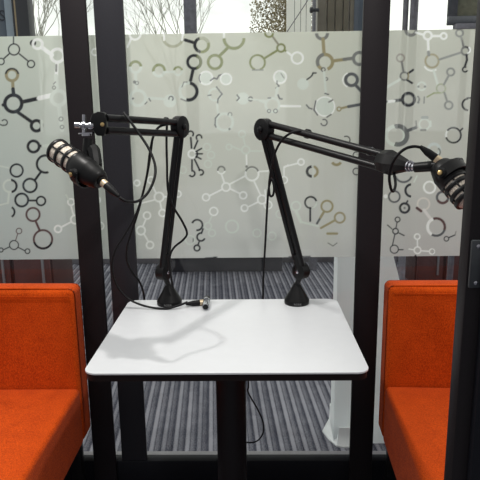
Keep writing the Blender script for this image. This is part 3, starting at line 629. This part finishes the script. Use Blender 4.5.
# ------------------------------------------------------------------ beyond the glass
pd = thing('pedestal', V((.45, 2.28, 0)), 'white tapered pedestal with a flared foot outside the glass, behind the right post', 'pedestal')
sh = bmesh.new(); oa = [V((x, 2.16, z)) for x, z in ((.335, 0), (.335, 1.08), (.455, 1.08), (.515, .915), (.582, .685), (.612, 0))]
va = [sh.verts.new(p) for p in oa]; vb = [sh.verts.new(p + V((0, .1, 0))) for p in oa]; sh.faces.new(va)
for k in range(5): sh.faces.new((va[k], vb[k], vb[k + 1], va[k + 1]))
obj('pedestal_shell', sh, M['shell'], pd)  # back left open to let sky light reach the front sheet
ft = bmesh.new()
rows = []
for t_, zz in ((0, 0), (.0, .006), (.45, .022), (.8, .045), (1, .075)):
    ring_ = []
    tipx = .300 + t_ * .05
    for (x, y) in ((tipx, 2.25), (tipx + .018, 2.185 + t_ * .01), (.345 + t_ * .01, 2.135 + t_ * .022), (.37, 2.125 + t_ * .03), (.42, 2.125 + t_ * .03), (.42, 2.36), (.345, 2.36)):
        ring_.append(ft.verts.new((x, y, zz)))
    rows.append(ring_)
for a, b in zip(rows, rows[1:]):
    for k in range(7): ft.faces.new((a[k], a[(k + 1) % 7], b[(k + 1) % 7], b[k]))
ft.faces.new(rows[0][::-1]); ft.faces.new(rows[-1])
obj('foot', ft, M['pedestal'], pd)

def cabinet(x0, x1, y0, label):
    t = thing('sideboard', V(((x0 + x1) / 2, y0 + .2, 0)), label, 'cabinet', 'maroon sideboards by the windows')
    obj('carcass', box(x0, x1, y0 + .02, y0 + .4, .0, .72, .004), M['maroon_dark'], t)
    n = 3; w = (x1 - x0) / n
    for k in range(n):
        d = obj('cabinet_door', box(x0 + k * w + .012, x0 + (k + 1) * w - .012, y0, y0 + .0199, .04, .70, .003), M['maroon'], t)
        obj('handle', box(x0 + (k + 1) * w - .06, x0 + (k + 1) * w - .045, y0 - .014, y0 - .0001, .1, .5, .003), M['alu'], d)
cabinet(-1.95, at(52, 270, 3.36).x, 3.36, 'maroon sideboard seen through the glass, low behind the left bench')
cabinet(1.28, 1.95, 4.35, 'maroon sideboard seen through the glass, low behind the right bench')
gb = thing('bench_seat', V((-.25, 4.95, 0)), 'long pale grey bench over dark baseboard shade, blurred behind the middle of the frosted film', 'bench')
obj('baseboard_shade', box(-.76, .27, 4.86, 5.10, 0, .14, .004), M['baseboard_shade'], gb)  # dark strip standing for the window baseboard and the shade along it
obj('seat', box(-.78, .28, 4.78, 5.12, .14, .42, .02, 3), M['grain'], gb)
obj('backrest', box(-.78, .28, 5.0, 5.12, .42, .72, .02, 3), M['whitewall'], gb)

# outer window wall
structure(obj('trim_6', box(-.556, -.452, 5.17, 5.25, 0, 3.4, .004), M['mullion']))
structure(obj('trim_7', box(.515, .575, 4.88, 5.0, 0, 3.4, .004), M['mullion']))
structure(obj('trim_8', box(-4, 4, 5.16, 5.26, 0, .12, .004), M['alu']))
wl = bmesh.new(); wl.faces.new([wl.verts.new(p) for p in ((.305, 4.99, .5), (.51, 4.99, .5), (.51, 4.99, 3.4), (.305, 4.99, 3.4))])
wo = structure(obj('wall_right', wl, M['blind'], smooth=False))  # white cladding as one thin sheet, lit through from behind
for x in (.37, .42, .465): obj('groove', box(x, x + .004, 4.9885, 4.9899, .55, 3.3), M['alu'], wo)
tubeb = tube([at(287, 32, 4.985), at(308, 0, 4.985)], .0035, 8); obj('brace_wire', tubeb, M['alu'], wo)
for i, (x0, x1) in enumerate(((-3.4, -.556), (-.452, .305), (.575, 3.4))):
    bm = bmesh.new(); bm.faces.new([bm.verts.new(p) for p in ((x0, 5.21, .12), (x1, 5.21, .12), (x1, 5.21, 3.4), (x0, 5.21, 3.4))])
    structure(obj('window_%d' % (i + 4), bm, M['glass'], smooth=False))

sc_ = thing('vertical_blind', V((.64, 4.25, .8)), 'brown vertical blind hanging above the film, just left of the right post', 'blind')
obj('backing', box(.47, .81, 4.262, 4.29, .8, 2.9, .003), M['slat_gap'], sc_)
xs = [.478, .545, .60, .655, .70]
for k, x in enumerate(xs):
    x1 = (xs[k + 1] if k + 1 < len(xs) else .745) - .008
    obj('slat', box(x, x1, 4.235, 4.2615, .8, 2.9, .003), M['slat'], sc_)
obj('side_panel', box(.727, .815, 4.225, 4.2619, .8, 2.9, .003), M['bluegrey'], sc_)
obj('head_rail', box(.46, .825, 4.22, 4.30, 2.9005, 2.97, .004), M['alu'], sc_)
kb = at(317.5, 10, 4.22); obj('hinge', lathe((kb.x, kb.y, kb.z), (kb.x - 1, kb.y, kb.z), [(-.01, .012), (.03, .012), (.034, .02), (.05, .02), (.054, .012)], 16), M['darkframe'], sc_)
ps = thing('grey_pole_stand', V((1.055, 4.0, 0)), 'grey upright twin pole seen above the film right of the right post', 'pole')
obj('pole', tube([(1.078, 4.0, 0), (1.078, 4.0, 2.8)], .026, 20), M['mullion'], ps)
obj('pole', tube([(1.028, 4.02, 0), (1.028, 4.02, 2.8)], .018, 20), M['mullion'], ps)
obj('foot_plate', box(.95, 1.16, 3.93, 4.09, 0, .012, .003), M['mullion'], ps)

nb_ = thing('notice_board', V((1.26, 3.5, 0)), 'dark framed olive notice board at the top right, seen above the film', 'board')
bx0, bx1, bz0, bz1 = at(447.5, 25, 3.5).x, 1.62, at(450, 25, 3.5).z, 2.75
fr = bmesh.new()
for a in ((bx0, bx1, 3.48, 3.52, bz0, bz0 + .045), (bx0, bx1, 3.48, 3.52, bz1 - .045, bz1), (bx0, bx0 + .045, 3.48, 3.52, bz0 + .0455, bz1 - .0455), (bx1 - .045, bx1, 3.48, 3.52, bz0 + .0455, bz1 - .0455)): box(*a, 0, 1, fr)
obj('frame', fr, M['boardframe'], nb_)
obj('board', box(bx0 + .03, bx1 - .03, 3.497, 3.515, bz0 + .03, bz1 - .03), M['olive'], nb_)
obj('ledge', box(bx0 + .03, bx0 + .3, 3.44, 3.50, bz0 - .03, bz0 - .0005, .003), M['mullion'], nb_)
for x in (bx0 + .1, bx1 - .12): obj('leg', box(x, x + .03, 3.5, 3.53, 0, bz0 - .001), M['mullion'], nb_)

bp_ = thing('booth_panel', V((-1.48, 3.82, 0)), 'dark framed blue grey glazed panel at the top left, seen above the film', 'panel')
Yp = 3.82; X = lambda px: at(px, 20, Yp).x
obj('glazing', box(-2.2, X(6), Yp, Yp + .02, .05, 2.8), M['bluegrey'], bp_)
obj('pale_stile', box(X(6), X(14), Yp - .01, Yp + .03, 0, 2.8, .003), M['paleblue'], bp_)
obj('inner_frame', box(X(14) + .0005, X(16), Yp - .02, Yp + .04, 0, 2.8, .002), M['darkframe'], bp_)
obj('tan_strip', box(X(16) + .0005, X(18.8), Yp - .02, Yp + .04, 0, 2.8, .002), M['tan'], bp_)
obj('outer_frame', box(X(18.8) + .0005, X(31), Yp - .04, Yp + .06, 0, 2.8, .003), M['darkframe'], bp_)
c = at(2.2, 16, Yp - .0015); text('printed_letter', 'S', .092, c, Matrix.Rotation(math.radians(90), 3, 'X'), M['ink'], bp_, .001)

# ------------------------------------------------------------------ trees outside
def bare_tree(x, y, h, lean, label, seed):
    rd = random.Random(seed)
    t = thing('bare_tree', V((x, y, -.02)), label, 'tree', 'trees outside the windows')
    base = V((x, y, -.02)); topp = base + V((lean * .35, 0, h * .42))
    obj('trunk', tube([base, base + V((lean * .12, 0, h * .2)), topp], .05, 10, r1=.025), M['bark'], t)
    bm = bmesh.new()
    def grow(p, d, l, r, depth):
        q = p + d * l * .5 + V((rd.uniform(-.04, .04), 0, 0)) * l; e = q + (d + V((rd.uniform(-.2, .2), rd.uniform(-.2, .2), .1))).normalized() * l * .5
        tube([p, q, e], r, 5, bm, r1=r * .6)
        if depth:
            for k in range(rd.choice((2, 3, 3))):
                nd = (d + V((rd.uniform(-.75, .75), rd.uniform(-.5, .5), rd.uniform(-.15, .5)))).normalized()
                grow(p.lerp(e, rd.uniform(.55, 1)), nd, l * rd.uniform(.6, .8), r * .58, depth - 1)
    for k in range(7):
        d = V((lean * .25 + rd.uniform(-.7, .7), rd.uniform(-.5, .5), 1)).normalized()
        grow(topp - V((lean * .1, 0, h * .1)) * (k / 7), d, h * .2, .015, 4)
    obj('branches', bm, M['twig'], t)
bare_tree(-4.35, 12, 5.6, .6, 'bare tree outside the window at the upper left, beside the dark panel', 3)
bare_tree(-1.35, 12, 5.0, -.5, 'thin bare tree outside the window, just left of the grey mullion', 11)
lt = thing('leafy_tree', V((.62, 9, -.02)), 'brownish bushy tree outside the window beside the white cladding', 'tree', 'trees outside the windows')
obj('trunk', tube([(.62, 9, -.02), (.6, 9, 1.6), (.62, 9, 2.6)], .07, 10, r1=.04), M['bark'], lt)
lm = bmesh.new()
for k in range(9000):
    a, b, r_ = random.uniform(0, 6.283), random.uniform(-1, 1), random.random() ** .5
    s = math.sqrt(1 - b * b); p = V((.62 + r_ * s * math.cos(a) * .62, 9 + r_ * s * math.sin(a) * .6, 2.75 + r_ * b * .95))
    e1 = V((random.uniform(-1, 1), random.uniform(-1, 1), random.uniform(-1, 1))).normalized(); e2 = e1.orthogonal().normalized(); z = random.uniform(.013, .026)
    lm.faces.new([lm.verts.new(p + e1 * z), lm.verts.new(p + e2 * z * .6), lm.verts.new(p - e1 * z), lm.verts.new(p - e2 * z * .6)])
obj('foliage', lm, M['leaf'], lt, smooth=False, auto=False)

# ------------------------------------------------------------------ light
wd = bpy.data.worlds.new('overcast'); S.world = wd; wd.use_nodes = True
N, L = wd.node_tree.nodes, wd.node_tree.links
bg = N['Background']; tc = N.new('ShaderNodeTexCoord'); sp = N.new('ShaderNodeSeparateXYZ'); L.new(tc.outputs['Generated'], sp.inputs[0])
mr = N.new('ShaderNodeMapRange'); mr.inputs['From Min'].default_value = -.1; mr.inputs['From Max'].default_value = .6; mr.interpolation_type = 'SMOOTHSTEP'
ma = N.new('ShaderNodeMath'); ma.operation = 'MULTIPLY_ADD'; ma.inputs[1].default_value = .8; L.new(sp.outputs['Z'], ma.inputs[0]); L.new(sp.outputs['Y'], ma.inputs[2]); L.new(ma.outputs[0], mr.inputs['Value'])
nz = N.new('ShaderNodeTexNoise'); nz.inputs['Scale'].default_value = 5; nz.inputs['Detail'].default_value = 4
mp = N.new('ShaderNodeMapping'); mp.inputs['Scale'].default_value = (1, 1, 3); L.new(tc.outputs['Generated'], mp.inputs[0]); L.new(mp.outputs[0], nz.inputs['Vector'])
cr = N.new('ShaderNodeValToRGB'); e = cr.color_ramp.elements
e[0].position = .35; e[0].color = (1.0, 1.02, .98, 1); e[1].position = .6; e[1].color = (1.5, 1.49, 1.40, 1)
L.new(nz.outputs['Fac'], cr.inputs['Fac'])
mx = N.new('ShaderNodeMixRGB'); mx.inputs[1].default_value = (.42, .42, .43, 1); L.new(mr.outputs[0], mx.inputs[0]); L.new(cr.outputs[0], mx.inputs[2])
L.new(mx.outputs[0], bg.inputs['Color']); bg.inputs['Strength'].default_value = 1.0

def lamp(name, loc, tgt, size, power, color=(1, .97, .93)):
    ld = bpy.data.lights.new(name, 'AREA'); ld.shape = 'DISK'; ld.size = size; ld.energy = power; ld.color = color
    o = bpy.data.objects.new(name, ld); COL.objects.link(o); o.location = loc
    o.rotation_euler = (V(tgt) - V(loc)).to_track_quat('-Z', 'Y').to_euler(); return o
lamp('ceiling_spot', (-.60, 1.42, 2.3), (-.3, 1.42, .7), .05, 11)
lamp('ceiling_spot', (.38, .90, 2.3), (.45, 1.4, .5), .05, 11)
